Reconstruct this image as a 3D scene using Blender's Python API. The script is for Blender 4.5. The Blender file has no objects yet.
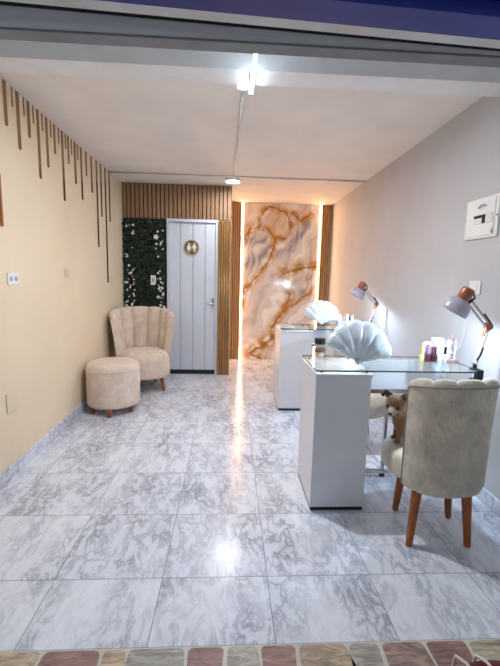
import bpy, bmesh, math, random
from mathutils import Vector, Matrix, noise
random.seed(7)
PI = math.pi
scene = bpy.context.scene
col = scene.collection

# ------------------------------------------------------------------ camera, world, exposure
def make_camera():
    p, y, r = .1463, .0538, .0239
    cp, sp, cy, sy, cr, sr = math.cos(p), math.sin(p), math.cos(y), math.sin(y), math.cos(r), math.sin(r)
    fw = Vector((sy*cp, cy*cp, -sp)); rt = Vector((cy, -sy, 0)); up = rt.cross(fw)
    r2 = cr*rt + sr*up; u2 = -sr*rt + cr*up
    cd = bpy.data.cameras.new('camera'); co = bpy.data.objects.new('camera', cd); col.objects.link(co)
    M = Matrix((r2, u2, -fw)).transposed().to_4x4(); M.translation = Vector((0, 0, 1.3))
    co.matrix_world = M
    cd.sensor_fit = 'VERTICAL'; cd.sensor_height = 24; cd.lens = 390.12/666*24
    cd.clip_start = .02; cd.clip_end = 100
    scene.camera = co
make_camera()

W = bpy.data.worlds.new('world'); scene.world = W; W.use_nodes = True
W.node_tree.nodes['Background'].inputs[0].default_value = (.82, .9, 1, 1)
W.node_tree.nodes['Background'].inputs[1].default_value = .135

scene.view_settings.view_transform = 'Standard'
scene.view_settings.look = 'None'
scene.view_settings.gamma = 1
scene.view_settings.use_curve_mapping = False
scene.view_settings.exposure = 1.25

TUBE_E = 10; BULB_E = 75; NEAR_E = 1450; LED_E = 22; LAMP_W = 6.5

# ------------------------------------------------------------------ materials
def lin(c):
    def f(v):
        v /= 255
        return v/12.92 if v <= .04045 else ((v+.055)/1.055)**2.4
    return (f(c[0]), f(c[1]), f(c[2]), 1)

class NT:
    def __init__(s, name):
        s.m = bpy.data.materials.new(name); s.m.use_nodes = True
        s.t = s.m.node_tree; s.b = s.t.nodes['Principled BSDF']
    def n(s, typ, **kw):
        nd = s.t.nodes.new(typ)
        for k, v in kw.items(): setattr(nd, k, v)
        return nd
    def l(s, a, b): s.t.links.new(a, b)
    def math(s, op, a, b=None, c=None):
        nd = s.n('ShaderNodeMath', operation=op)
        for i, v in enumerate((a, b, c)):
            if v is None: continue
            if isinstance(v, (int, float)): nd.inputs[i].default_value = v
            else: s.l(v, nd.inputs[i])
        return nd.outputs[0]
    def ramp(s, fac, stops):
        nd = s.n('ShaderNodeValToRGB'); s.l(fac, nd.inputs[0]); e = nd.color_ramp.elements
        while len(e) < len(stops): e.new(.5)
        for i, (p, c) in enumerate(stops): e[i].position = p; e[i].color = c if len(c) == 4 else lin(c)
        return nd.outputs[0]
    def mix(s, fac, a, b):
        nd = s.n('ShaderNodeMix', data_type='RGBA')
        for i, v in ((0, fac), (6, a), (7, b)):
            if isinstance(v, (int, float)): nd.inputs[i].default_value = v
            elif isinstance(v, tuple): nd.inputs[i].default_value = v if len(v) == 4 else lin(v)
            else: s.l(v, nd.inputs[i])
        return nd.outputs[2]
    def noise(s, vec=None, scale=5, detail=4, rough=.5, dist=0):
        nd = s.n('ShaderNodeTexNoise'); nd.inputs['Scale'].default_value = scale; nd.inputs['Detail'].default_value = detail
        nd.inputs['Roughness'].default_value = rough; nd.inputs['Distortion'].default_value = dist
        if vec is not None: s.l(vec, nd.inputs['Vector'])
        return nd.outputs[0]
    def obj(s): return s.n('ShaderNodeTexCoord').outputs['Object']
    def bump(s, h, strength=.3, dist=.01):
        nd = s.n('ShaderNodeBump'); nd.inputs['Strength'].default_value = strength; nd.inputs['Distance'].default_value = dist
        s.l(h, nd.inputs['Height']); s.l(nd.outputs[0], s.b.inputs['Normal'])

def mat(name, c, rough=.5, metal=0, var=.06, vscale=8, spec=.5, bump=0, bscale=60, coat=0, sheen=0, stretch=None):
    k = NT(name); b = k.b
    vec = k.obj()
    if stretch:
        mp = k.n('ShaderNodeMapping'); mp.inputs['Scale'].default_value = stretch; k.l(vec, mp.inputs[0]); vec = mp.outputs[0]
    nz = k.noise(vec, vscale, 5, .6)
    lo = tuple(max(0, v*(1-var)) for v in c); hi = tuple(min(255, v*(1+var)) for v in c)
    k.l(k.ramp(nz, [(.3, lo), (.7, hi)]), b.inputs['Base Color'])
    b.inputs['Roughness'].default_value = rough; b.inputs['Metallic'].default_value = metal
    b.inputs['Specular IOR Level'].default_value = spec
    b.inputs['Coat Weight'].default_value = coat; b.inputs['Sheen Weight'].default_value = sheen
    if bump:
        k.bump(k.noise(vec, bscale, 3, .6), bump, .004)
    return k.m

def emit(name, c, s):
    k = NT(name); k.b.inputs['Base Color'].default_value = lin((250, 250, 250))
    k.b.inputs['Emission Color'].default_value = c; k.b.inputs['Emission Strength'].default_value = s
    return k.m

def clear(name, tint, alpha=.1, rough=.05):
    """thin clear pane: mostly see-through, fresnel gloss"""
    k = NT(name); t = k.t; t.nodes.remove(k.b)
    tr = k.n('ShaderNodeBsdfTransparent'); tr.inputs[0].default_value = tint
    gl = k.n('ShaderNodeBsdfGlossy'); gl.inputs['Roughness'].default_value = rough
    fr = k.n('ShaderNodeFresnel'); fr.inputs[0].default_value = 1.45; bf = k.n('ShaderNodeNewGeometry'); frf = k.math('MULTIPLY', k.math('SUBTRACT', 1, bf.outputs['Backfacing']), fr.outputs[0])
    mx = k.n('ShaderNodeMixShader'); k.l(frf, mx.inputs[0]); k.l(tr.outputs[0], mx.inputs[1]); k.l(gl.outputs[0], mx.inputs[2])
    df = k.n('ShaderNodeBsdfDiffuse'); df.inputs[0].default_value = (.85, .9, .92, 1)
    m2 = k.n('ShaderNodeMixShader'); m2.inputs[0].default_value = alpha; k.l(mx.outputs[0], m2.inputs[1]); k.l(df.outputs[0], m2.inputs[2])
    k.l(m2.outputs[0], t.nodes['Material Output'].inputs[0])
    return k.m

TILE = .4537; TX = -.7242; TY = 1.5265
def tile_mat(name, base=True):
    k = NT(name); b = k.b
    pos = k.n('ShaderNodeNewGeometry').outputs['Position']
    sp = k.n('ShaderNodeSeparateXYZ'); k.l(pos, sp.inputs[0])
    fx = k.math('DIVIDE', k.math('SUBTRACT', sp.outputs[0], TX), TILE)
    fy = k.math('DIVIDE', k.math('SUBTRACT', sp.outputs[1], TY), TILE)
    ix, iy = k.math('FLOOR', fx), k.math('FLOOR', fy)
    ux, uy = k.math('FRACT', fx), k.math('FRACT', fy)
    cb = k.n('ShaderNodeCombineXYZ'); k.l(ix, cb.inputs[0]); k.l(iy, cb.inputs[1])
    wn = k.n('ShaderNodeTexWhiteNoise', noise_dimensions='2D'); k.l(cb.outputs[0], wn.inputs[0])
    off = k.n('ShaderNodeVectorMath', operation='SCALE'); k.l(wn.outputs['Color'], off.inputs[0]); off.inputs[3].default_value = 9
    ad = k.n('ShaderNodeVectorMath', operation='ADD'); k.l(pos, ad.inputs[0]); k.l(off.outputs[0], ad.inputs[1])
    mp = k.n('ShaderNodeMapping'); mp.inputs['Rotation'].default_value = (0, 0, math.radians(28)); mp.inputs['Scale'].default_value = (2.1, 1.0, 1.5)
    k.l(ad.outputs[0], mp.inputs[0])
    n1 = k.noise(mp.outputs[0], 6.2, 12, .68, .5)
    n2 = k.noise(mp.outputs[0], 2.2, 5, .55, .4)
    vein = k.math('ABSOLUTE', k.math('SUBTRACT', n1, .5))
    v1 = k.ramp(vein, [(0, (1, 1, 1, 1)), (.018, (.6, .6, .6, 1)), (.075, (0, 0, 0, 1))])
    v2 = k.ramp(n2, [(.38, (0, 0, 0, 1)), (.66, (1, 1, 1, 1))])
    vm = k.math('MULTIPLY', v1, k.math('MULTIPLY_ADD', v2, .85, .15))
    c0 = k.mix(k.math('MULTIPLY', v2, .45), (228, 232, 243), (190, 194, 210))
    c1 = k.mix(k.math('MULTIPLY', vm, .95), c0, (128, 131, 148))
    if base:
        ex = k.math('MINIMUM', ux, k.math('SUBTRACT', 1, ux)); ey = k.math('MINIMUM', uy, k.math('SUBTRACT', 1, uy))
        g = k.math('LESS_THAN', k.math('MINIMUM', ex, ey), .0042)
        c1 = k.mix(k.math('MULTIPLY', g, .8), c1, (112, 112, 116))
        k.l(k.math('MULTIPLY_ADD', g, .4, .18), b.inputs['Roughness'])
        rn = k.noise(pos, 170, 2, .5)
        k.bump(rn, .06, .003)
    else:
        ey = k.math('MINIMUM', uy, k.math('SUBTRACT', 1, uy))
        g = k.math('LESS_THAN', ey, .006)
        c1 = k.mix(k.math('MULTIPLY', g, .7), c1, (120, 120, 124)); b.inputs['Roughness'].default_value = .25
    k.l(c1, b.inputs['Base Color']); b.inputs['Specular IOR Level'].default_value = .42
    return k.m

M = {}
M['floor'] = tile_mat('glazed_marble_tile'); M['skirt'] = tile_mat('marble_skirting', False)
M['cream'] = mat('cream_paint', (234, 216, 187), .6, var=.015, vscale=2, bump=.05, bscale=40)
M['white_wall'] = mat('white_paint', (196, 196, 200), .6, var=.02, vscale=2, bump=.06, bscale=25)
M['ceil'] = mat('ceiling_paint', (240, 234, 228), .7, var=.02, vscale=3)
M['beam'] = mat('beam_paint', (240, 241, 243), .6, var=.02)
M['lintel'] = mat('galvanised_grey', (238, 240, 244), .5, .0, var=.05, vscale=5, stretch=(.4, 1, 8))
M['strip'] = mat('pale_grey_paint', (214, 214, 212), .6, var=.06)
M['underside_shade'] = mat('grey_underside_shade', (140, 142, 146), .7, var=.08)
M['gap'] = mat('black_gap', (22, 20, 18), .9, var=.3, vscale=30)
M['blue'] = mat('navy_blue_paint', (24, 40, 132), .45, var=.08, vscale=4)
M['navy'] = mat('dark_navy_paint', (18, 20, 42), .4, var=.1)
M['grout'] = mat('cream_grout', (205, 200, 190), .9, var=.06, bump=.2)
SC = [(142, 112, 106), (176, 158, 136), (156, 152, 146), (148, 116, 108), (166, 146, 126), (162, 158, 150), (152, 126, 116), (178, 168, 146)]
def stone_mat(i, c):
    k = NT('paving_stone_%d' % i)
    mp = k.n('ShaderNodeMapping'); mp.inputs['Rotation'].default_value = (0, 0, .6+i); mp.inputs['Scale'].default_value = (1, 4, 1); k.l(k.obj(), mp.inputs[0])
    n = k.noise(mp.outputs[0], 9, 8, .68, 1.2)
    k.l(k.ramp(n, [(.28, tuple(v*.62 for v in c)), (.5, c), (.74, tuple(min(255, v*1.35) for v in c))]), k.b.inputs['Base Color'])
    k.b.inputs['Roughness'].default_value = .5; k.bump(n, .5, .006); return k.m
SM = [stone_mat(i, c) for i, c in enumerate(SC)]
M['white'] = mat('white_melamine', (226, 226, 232), .35, var=.01)
M['dark'] = mat('black_plastic', (24, 24, 26), .5, var=.1)
M['chrome'] = mat('chrome', (200, 202, 205), .18, 1, var=.02)
M['gold'] = mat('gold_mirror_acrylic', (158, 124, 84), .15, .85, var=.1, vscale=3)
M['wood'] = mat('orange_brown_wood', (150, 84, 36), .4, var=.22, vscale=14, stretch=(6, 6, .7))
M['slat'] = mat('brown_slat_wood', (152, 118, 86), .5, var=.14, vscale=10, stretch=(5, 5, .4))
M['slat_back'] = mat('dark_slat_backing', (70, 48, 32), .7, var=.1)
M['pillar'] = mat('glossy_fluted_wood', (176, 136, 86), .2, .6, var=.2, vscale=8, stretch=(8, 8, .3), coat=.4)
M['slat_warm'] = mat('light_oak_slats', (186, 140, 92), .45, var=.14, vscale=10, stretch=(5, 5, .4))
def fabric(name, c, var, sheen=.3):
    k = NT(name); o = k.obj()
    n = k.noise(o, 9, 6, .65, .4); n2 = k.noise(o, 160, 2, .5)
    mp = k.n('ShaderNodeMapping'); mp.inputs['Scale'].default_value = (60, 60, 9); k.l(o, mp.inputs[0]); n3 = k.noise(mp.outputs[0], 3, 3, .6)
    f = k.math('ADD', k.math('MULTIPLY', n, .6), k.math('ADD', k.math('MULTIPLY', n2, .15), k.math('MULTIPLY', n3, .25)))
    k.l(k.ramp(f, [(.34, tuple(v*(1-var) for v in c)), (.66, tuple(min(255, v*(1+var)) for v in c))]), k.b.inputs['Base Color'])
    k.b.inputs['Roughness'].default_value = .9; k.b.inputs['Sheen Weight'].default_value = sheen; k.b.inputs['Specular IOR Level'].default_value = .2
    k.bump(n2, .25, .002); return k.m
M['cream_fabric'] = fabric('cream_chenille', (222, 202, 186), .09)
M['grey_fabric'] = fabric('grey_beige_velvet', (198, 189, 173), .15)
M['piping'] = fabric('dark_seam', (140, 134, 124), .05)
M['door'] = mat('white_enamel_door', (216, 222, 232), .4, var=.01)
M['groove_shade'] = mat('enamel_groove_shade', (186, 192, 204), .45, var=.01)  # door enamel toned darker to paint the soft shadow in its grooves
M['leaf'] = mat('dark_green_leaf', (24, 40, 22), .5, var=.45, vscale=30)
M['leaf_back'] = mat('dark_foliage_backing', (18, 30, 18), .9, var=.3)
M['petal'] = mat('white_petal', (236, 234, 224), .6, var=.03)
M['plate'] = mat('white_plastic', (236, 236, 234), .4, var=.01)
M['plate_line'] = mat('grey_plastic', (168, 172, 182), .5, var=.02)
M['cream_plate'] = mat('cream_plastic', (228, 214, 186), .45, var=.01)
M['sign'] = mat('brown_sign_wood', (104, 84, 48), .4, var=.2, vscale=20)
M['sign_rim'] = mat('gold_sign_rim', (178, 158, 104), .35, .3, var=.1)
M['sign_fig'] = mat('cream_sign_figures', (246, 234, 220), .5, var=.01)
M['glass'] = clear('clear_glass', (.93, .97, .96, 1), .03)
M['glass_edge'] = mat('green_glass_edge', (46, 78, 76), .15, var=.15)
M['acrylic'] = clear('clear_acrylic', (.96, .97, .99, 1), .14)
M['lavender'] = mat('lavender_grey_enamel', (186, 180, 200), .3, var=.02, coat=.3)
M['rose'] = mat('rose_wood_metal', (160, 102, 72), .35, .35, var=.15, vscale=20)
M['arm'] = mat('pale_metal_arm', (206, 200, 204), .3, .5, var=.03)
def shell_mat():
    k = NT('pearl_satin'); n = k.noise(k.obj(), 26, 5, .6, .6)
    k.l(k.ramp(n, [(.3, (200, 214, 226)), (.6, (222, 232, 242)), (.8, (240, 244, 250))]), k.b.inputs['Base Color'])
    k.b.inputs['Roughness'].default_value = .25; k.b.inputs['Metallic'].default_value = .0; k.b.inputs['Coat Weight'].default_value = .6
    k.bump(n, .15, .004); return k.m
M['shell'] = shell_mat()
M['shell_pipe'] = mat('white_satin_piping', (236, 240, 246), .25, .1, var=.02, coat=.4)
M['maroon'] = mat('maroon_fabric', (92, 14, 22), .6, var=.12, vscale=40, bump=.2)
M['cord'] = mat('white_cord', (228, 220, 214), .7, var=.03)
M['tube'] = emit('cool_tube', (.72, .87, 1, 1), TUBE_E)
M['bulb'] = emit('warm_white_bulb', (.97, .97, 1, 1), BULB_E)
M['led'] = emit('amber_led', (1, .58, .29, 1), LED_E)
M['lampbulb'] = emit('cool_bulb', (.8, .9, 1, 1), 12)
M['socket'] = emit('small_lit_socket', (.93, .96, 1, 1), NEAR_E)

# ------------------------------------------------------------------ mesh helpers
def link(name, bm, m, parent=None, smooth=False, autosmooth=None):
    bmesh.ops.recalc_face_normals(bm, faces=bm.faces)
    me = bpy.data.meshes.new(name); bm.to_mesh(me); bm.free()
    for q in (m if isinstance(m, (list, tuple)) else [m]): me.materials.append(q)
    if smooth:
        for p in me.polygons: p.use_smooth = True
    if autosmooth is not None:
        for p in me.polygons: p.use_smooth = True
        try: me.set_sharp_from_angle(angle=math.radians(autosmooth))
        except Exception: pass
    o = bpy.data.objects.new(name, me); col.objects.link(o)
    if parent: o.parent = parent
    return o
def tag(o, label=None, cat=None, group=None, kind=None):
    if label: o['label'] = label
    if cat: o['category'] = cat
    if group: o['group'] = group
    if kind: o['kind'] = kind
    return o
def thing(name, label, cat, loc=(0, 0, 0), rz=0, group=None):
    o = bpy.data.objects.new(name, None); col.objects.link(o); o.empty_display_size = .05
    o.location = loc; o.rotation_euler = (0, 0, rz)
    return tag(o, label, cat, group)
def structure(o): o['kind'] = 'structure'; return o
def dup(root, loc, rz=None, label=None, group=None):
    r = root.copy(); col.objects.link(r); r.location = loc
    if rz is not None: r.rotation_euler = (0, 0, rz)
    if label: r['label'] = label
    if group: r['group'] = group
    for ch in list(root.children):
        c = ch.copy(); col.objects.link(c); c.parent = r
        for g in list(ch.children):
            d = g.copy(); col.objects.link(d); d.parent = c
    return r

def box(bm, x0, x1, y0, y1, z0, z1, bev=0, mi=0):
    vs = [bm.verts.new((x, y, z)) for x in (x0, x1) for y in (y0, y1) for z in (z0, z1)]
    fs = [bm.faces.new([vs[i] for i in q]) for q in ((0, 1, 3, 2), (4, 6, 7, 5), (0, 4, 5, 1), (2, 3, 7, 6), (0, 2, 6, 4), (1, 5, 7, 3))]
    for f in fs: f.material_index = mi
    if bev:
        es = list({e for f in fs for e in f.edges})
        r = bmesh.ops.bevel(bm, geom=es, offset=bev, segments=2, affect='EDGES', profile=.5)
        for f in r['faces']: f.material_index = mi
def boxo(name, m, parent, *a, bev=0): 
    bm = bmesh.new(); box(bm, *a, bev=bev); return link(name, bm, m, parent)
def frame_of(d):
    d = d.normalized(); a = Vector((0, 0, 1)) if abs(d.z) < .9 else Vector((1, 0, 0))
    u = d.cross(a).normalized(); return u, d.cross(u).normalized()
def tube(bm, pts, rad, n=10, cap=True, mi=0):
    pts = [Vector(p) for p in pts]
    if not isinstance(rad, (list, tuple)): rad = [rad]*len(pts)
    rings = []
    u = None
    for i, p in enumerate(pts):
        d = (pts[min(i+1, len(pts)-1)]-pts[max(i-1, 0)]).normalized()
        if u is None: u, v = frame_of(d)
        else:
            u = (u-d*u.dot(d)).normalized(); v = d.cross(u)
        rings.append([bm.verts.new(p+(u*math.cos(2*PI*k/n)+v*math.sin(2*PI*k/n))*rad[i]) for k in range(n)])
    for a, b in zip(rings, rings[1:]):
        for k in range(n):
            f = bm.faces.new((a[k], a[(k+1) % n], b[(k+1) % n], b[k])); f.material_index = mi
    if cap:
        bm.faces.new(rings[0][::-1]).material_index = mi; bm.faces.new(rings[-1]).material_index = mi
def lathe(bm, prof, c=(0, 0, 0), axis=None, n=32, sx=1, sy=1, closed=False, mi=0):
    """prof: (r, h) along the axis"""
    c = Vector(c)
    if axis is None: u, v, w = Vector((1, 0, 0)), Vector((0, 1, 0)), Vector((0, 0, 1))
    else: w = Vector(axis).normalized(); u, v = frame_of(w)
    rings = []
    for r, h in prof:
        if r < 1e-6: rings.append([bm.verts.new(c+w*h)])
        else: rings.append([bm.verts.new(c+w*h+u*(r*sx*math.cos(2*PI*k/n))+v*(r*sy*math.sin(2*PI*k/n))) for k in range(n)])
    pr = list(zip(rings, rings[1:]))
    if closed: pr.append((rings[-1], rings[0]))
    for a, b in pr:
        for k in range(n):
            k2 = (k+1) % n
            if len(a) == 1 and len(b) == 1: continue
            if len(a) == 1: f = bm.faces.new((a[0], b[k], b[k2]))
            elif len(b) == 1: f = bm.faces.new((a[k], a[k2], b[0]))
            else: f = bm.faces.new((a[k], a[k2], b[k2], b[k]))
            f.material_index = mi
def prism(bm, poly, fn, t0, t1, mi=0):
    """polygon poly in 2d, fn(a,b,t)->point"""
    A = [bm.verts.new(fn(a, b, t0)) for a, b in poly]; B = [bm.verts.new(fn(a, b, t1)) for a, b in poly]
    n = len(poly)
    fs = [bm.faces.new(A[::-1]), bm.faces.new(B)]+[bm.faces.new((A[i], A[(i+1) % n], B[(i+1) % n], B[i])) for i in range(n)]
    for f in fs: f.material_index = mi
    return fs

# ------------------------------------------------------------------ the room
XL, XR, YD, YM, YF = -1.356, 1.521, 5.03, 6.01, 1.21
def zc(y): return 2.440-.011*y
def wall_prism(name, m, x0, x1, ya, yb):
    bm = bmesh.new(); prism(bm, [(ya, -.05), (yb, -.05), (yb, zc(yb)), (ya, zc(ya))], lambda a, b, t: (t, a, b), x0, x1)
    return structure(link(name, bm, m))
bm = bmesh.new(); box(bm, XL-.002, XR, YF, YM, -.05, 0); structure(link('floor', bm, M['floor']))
bm = bmesh.new(); prism(bm, [(2.34, zc(2.34)), (YM+.12, zc(YM+.12)), (YM+.12, 2.6), (2.34, 2.6)], lambda a, b, t: (t, a, b), XL-.12, XR+.12)
structure(link('ceiling', bm, M['ceil']))
def xl(y): return -1.358+.019*max(0, y-3.6)
bm = bmesh.new()
ys = [YF, 3.6, YM]; fr_ = [[bm.verts.new((x, y, z)) for x, z in ((XL-.12, -.05), (xl(y), -.05), (xl(y), zc(y)), (XL-.12, zc(y)))] for y in ys]
bm.faces.new(fr_[0]); bm.faces.new(fr_[-1][::-1])
for a_, b_ in zip(fr_, fr_[1:]):
    for q in range(4): bm.faces.new((a_[q], b_[q], b_[(q+1) % 4], a_[(q+1) % 4]))
structure(link('wall_left', bm, M['cream']))
wall_prism('wall_right', M['white_wall'], XR, XR+.12, YF, YM)
wall_prism('wall_back', M['white_wall'], XL-.12, XR+.12, YM, YM+.12)
# partition with the toilet door, left of the alcove (door opening cut out)
DX0, DX1, DZ = -.793, -.163, 1.972; XP = .006
bm = bmesh.new()
box(bm, xl(YD), DX0, YD, YD+.10, 0, zc(YD+.1)); box(bm, DX1, XP, YD, YD+.10, 0, zc(YD+.1)); box(bm, DX0, DX1, YD, YD+.10, DZ, zc(YD+.1))
box(bm, -.10, XP, YD+.10, YM, 0, zc(YM))
structure(link('wall_partition', bm, M['cream']))
# skirting of the same marble tile
bm = bmesh.new(); prism(bm, [(xl(YF), YF), (xl(YF)+.009, YF), (xl(3.6)+.009, 3.6), (xl(YD-.06)+.009, YD-.06), (xl(YD-.06), YD-.06), (xl(3.6), 3.6)], lambda a, b, t: (a, b, t), 0, .085); structure(link('baseboard_left', bm, M['skirt']))
bm = bmesh.new(); box(bm, XR-.009, XR, YF, YM-.04, 0, .09); structure(link('baseboard_right', bm, M['skirt']))
# beam across the front of the ceiling, its front face lit by the tube
bm = bmesh.new(); box(bm, XL-.12, XR+.12, 2.18, 2.34, 2.345, 2.75); structure(link('trim_1', bm, M['beam']))
bm = bmesh.new(); box(bm, XL-.12, XR+.12, 1.24, 2.18, 2.70, 2.75); structure(link('trim_2', bm, M['ceil']))
# front opening: shutter bottom rail, dark gap, pale angle, navy sign beam
def tilted(name, m, y0, y1, za, zb_, ta, tb):
    """bar across the front, heights given at x=-.7 and x=.8"""
    bm = bmesh.new(); xs = (-1.7, 1.9)
    f = lambda x, a, b: a+(b-a)*(x+.7)/1.5
    v = [bm.verts.new((x, y, z)) for x in xs for y in (y0, y1) for z in (f(x, za, zb_), f(x, ta, tb))]
    for q in ((0, 1, 3, 2), (4, 6, 7, 5), (0, 4, 5, 1), (2, 3, 7, 6), (0, 2, 6, 4), (1, 5, 7, 3)): bm.faces.new([v[i] for i in q])
    return structure(link(name, bm, m))
tilted('trim_3', M['lintel'], 1.19, 1.235, 1.945, 1.942, 2.10, 2.10)
tilted('trim_8', M['underside_shade'], 1.188, 1.2365, 1.938, 1.935, 1.9445, 1.9415)  # added grey strip: shade of the rail's underside, put into its colour
tilted('trim_4', M['gap'], 1.13, 1.185, 1.998, 1.950, 2.12, 2.10)
tilted('trim_5', M['strip'], 1.06, 1.125, 1.973, 1.922, 2.10, 2.05)
tilted('trim_6', M['blue'], .97, 1.05, 1.951, 1.898, 1.985, 1.932)
tilted('trim_7', M['navy'], .93, 1.05, 1.987, 1.934, 2.3, 2.3)
# crazy paving outside the threshold
bm = bmesh.new(); box(bm, -1.7, 1.9, .25, YF-.0005, -.05, -.0012)
def stone(poly, mi):
    c = Vector((sum(p[0] for p in poly)/len(poly), sum(p[1] for p in poly)/len(poly)))
    pts = []
    n = len(poly)
    for i in range(n):     # rounded corners
        p0, p, p1 = Vector(poly[i-1]), Vector(poly[i]), Vector(poly[(i+1) % n])
        for t in (0, .25, .5, .75, 1):
            a = p+(p0-p).normalized()*min(.022, (p0-p).length*.35); b = p+(p1-p).normalized()*min(.022, (p1-p).length*.35)
            q = (a*(1-t)+p*t)*(1-t)+(p*(1-t)+b*t)*t; pts.append((q.x, q.y))
    fs = prism(bm, pts, lambda a, b, t: (a, b, t), -.02, 0, mi)
sx = lambda px: (px-231)*.00332
bounds = [-150, -60, 44, 104, 130, 191, 233, 268, 309, 363, 399, 448, 496, 560, 640]
tops = [0, 1, 0, 1, 2, 0, 5, 3, 4, 5, 6, 3, 7, 2, 1]
g = .006
for i in range(len(bounds)-1):
    a, b = sx(bounds[i]), sx(bounds[i+1]); sk = random.uniform(-.03, .03)
    d = .98+random.uniform(-.03, .05)
    dl = -.02 if i in (2, 9) else .01 if i % 2 else -.008
    dr = .02 if i in (3, 8) else -.01 if i % 2 else .008
    stone([(a+g, 1.203), (b-g, 1.203), (b-g+dr, 1.10), (b-g+dr*1.2, d), (a+g+dl, d)], 1+tops[i % len(tops)])
y = .96
for row in range(3):
    x = -1.65+random.uniform(0, .1)
    while x < 1.8:
        w = random.uniform(.14, .26)
        stone([(x+.01, y-.012+random.uniform(-.02, 0)), (x+w*.5, y-.008), (x+w-.01, y-.012-random.uniform(0, .02)), (x+w-.012, y-.2), (x+w*.4, y-.222), (x+.012, y-.205)], random.randint(1, 8)); x += w
    y -= .235
structure(link('floor_outside', bm, [M['grout']]+SM, autosmooth=30))

# ------------------------------------------------------------------ toilet door
bm = bmesh.new()
t_ = .045
box(bm, DX0, DX0+t_*.5, YD-.02, YD+.06, .0, DZ); box(bm, DX1-t_*.5, DX1, YD-.02, YD+.06, .0, DZ); box(bm, DX0+t_*.5, DX1-t_*.5, YD-.02, YD+.06, DZ-.035, DZ)
dframe = structure(link('door_1', bm, M['door']))
a, b = DX0+t_*.5+.003, DX1-t_*.5-.003
bm = bmesh.new(); box(bm, a, b, YD+.007, YD+.045, .06, DZ-.04, mi=1)
w = (b-a)/4
gx = [a, -.632, -.473, -.318, b]
for i in range(4):
    box(bm, gx[i]+(.007 if i else .0), gx[i+1]-(.007 if i < 3 else 0), YD+.002, YD+.007, .06, DZ-.04, bev=.002)
leaf = link('door_leaf', bm, [M['door'], M['groove_shade']], dframe)
bm = bmesh.new(); box(bm, a, b, YD+.005, YD+.09, .001, .055); link('threshold', bm, M['dark'], dframe)['label'] = 'black gap strip under the door'
bm = bmesh.new()
tube(bm, [(b-.028, YD+.002, .93), (b-.028, YD-.04, .93), (b-.04, YD-.045, .93), (b-.12, YD-.045, .925)], .009, 10)
box(bm, b-.045, b-.012, YD-.006, YD+.002, .86, 1.0, bev=.002)
link('door_handle', bm, M['chrome'], dframe, autosmooth=40)['label'] = 'chrome lever handle'

sg = thing('restroom_sign', 'round brown sign with cream man and woman figures on the white door', 'sign', (-.487, YD+.002, 1.632))
bm = bmesh.new(); lathe(bm, [(0, 0), (.088, 0), (.088, .006), (.080, .009), (0, .009)], axis=(0, -1, 0), n=40)
link('disc', bm, M['sign'], sg, autosmooth=30)
bm = bmesh.new(); lathe(bm, [(.081, .0092), (.090, .0), (.094, .0), (.094, .011), (.084, .0125), (.081, .011)], axis=(0, -1, 0), n=40, closed=True)
link('rim', bm, M['sign_rim'], sg, smooth=True)
def fig(name, cx, woman):
    bm = bmesh.new(); fn = lambda a, b, t: (cx+a, -t, b)
    prism(bm, [(.0115*math.cos(k*PI/8), .041+.0115*math.sin(k*PI/8)) for k in range(16)], fn, .0092, .0125)
    if woman: half = [(.0, .027), (.014, .027), (.018, .02), (.027, -.012), (.021, -.015), (.017, -.002), (.022, -.03), (.011, -.03), (.011, -.056), (.003, -.056), (.003, -.03), (0, -.03)]
    else: half = [(.0, .027), (.018, .027), (.024, .021), (.025, -.014), (.018, -.014), (.017, .008), (.015, .008), (.014, -.056), (.003, -.056), (.003, -.018), (0, -.018)]
    poly = half+[(-x, z) for x, z in half[::-1] if x > 1e-6]
    prism(bm, poly, fn, .0092, .0125)
    link(name, bm, M['sign_fig'], sg)
fig('woman_figure', -.034, True); fig('man_figure', .034, False)
bm = bmesh.new(); box(bm, -.0015, .0015, -.0125, -.0092, -.05, .05); link('divider', bm, M['sign_fig'], sg)

# ------------------------------------------------------------------ slatted cladding, fluted pillar, alcove
def slat_panel(name, label, cat, m, x0, x1, yb, z0, z1, n, depth=.02, fill=.76):
    t = thing(name, label, cat, ((x0+x1)/2, yb, z0))
    cx = (x0+x1)/2; p = (x1-x0)/n
    boxo('backing', M['slat_back'], t, x0-cx, x1-cx, -.008, -.001, 0, z1-z0)
    bm = bmesh.new()
    for i in range(n):
        a = x0-cx+p*(i+.5-fill/2); box(bm, a, a+p*fill, -depth, -.008, 0, z1-z0, bev=.003)
    link('slats', bm, m, t); return t
slat_panel('slatted_panel', 'brown vertical slat panel above the white door and green wall', 'wall panel', M['slat'], xl(YD)+.002, XP-.002, YD, 1.972, zc(YD)-.004, 26)
slat_panel('slatted_panel', 'narrow oak slat panel left of the marble artwork', 'wall panel', M['slat_warm'], .009, .158, YM, .002, zc(YM)-.005, 5, .03, .66)
slat_panel('slatted_panel', 'narrow oak slat panel between marble artwork and right wall', 'wall panel', M['slat_warm'], 1.358, 1.508, YM, .1, zc(YM)-.005, 5, .03, .66)
t = thing('fluted_pillar', 'glossy fluted gold brown wood pillar at right edge of the door', 'pillar', (-.078, YD-.001, 0))
boxo('core', M['pillar'], t, -.076, .080, -.02, 0, .001, 1.955)
bm = bmesh.new()
for i in range(5):
    cx = -.061+i*.0315
    prism(bm, [(cx+0.0152*math.cos(k*PI/8), -.0195-.017*math.sin(k*PI/8)) for k in range(9)], lambda a, b, t: (a, b, t), .001, 1.955)
link('flutes', bm, M['pillar'], t, autosmooth=50)

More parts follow.
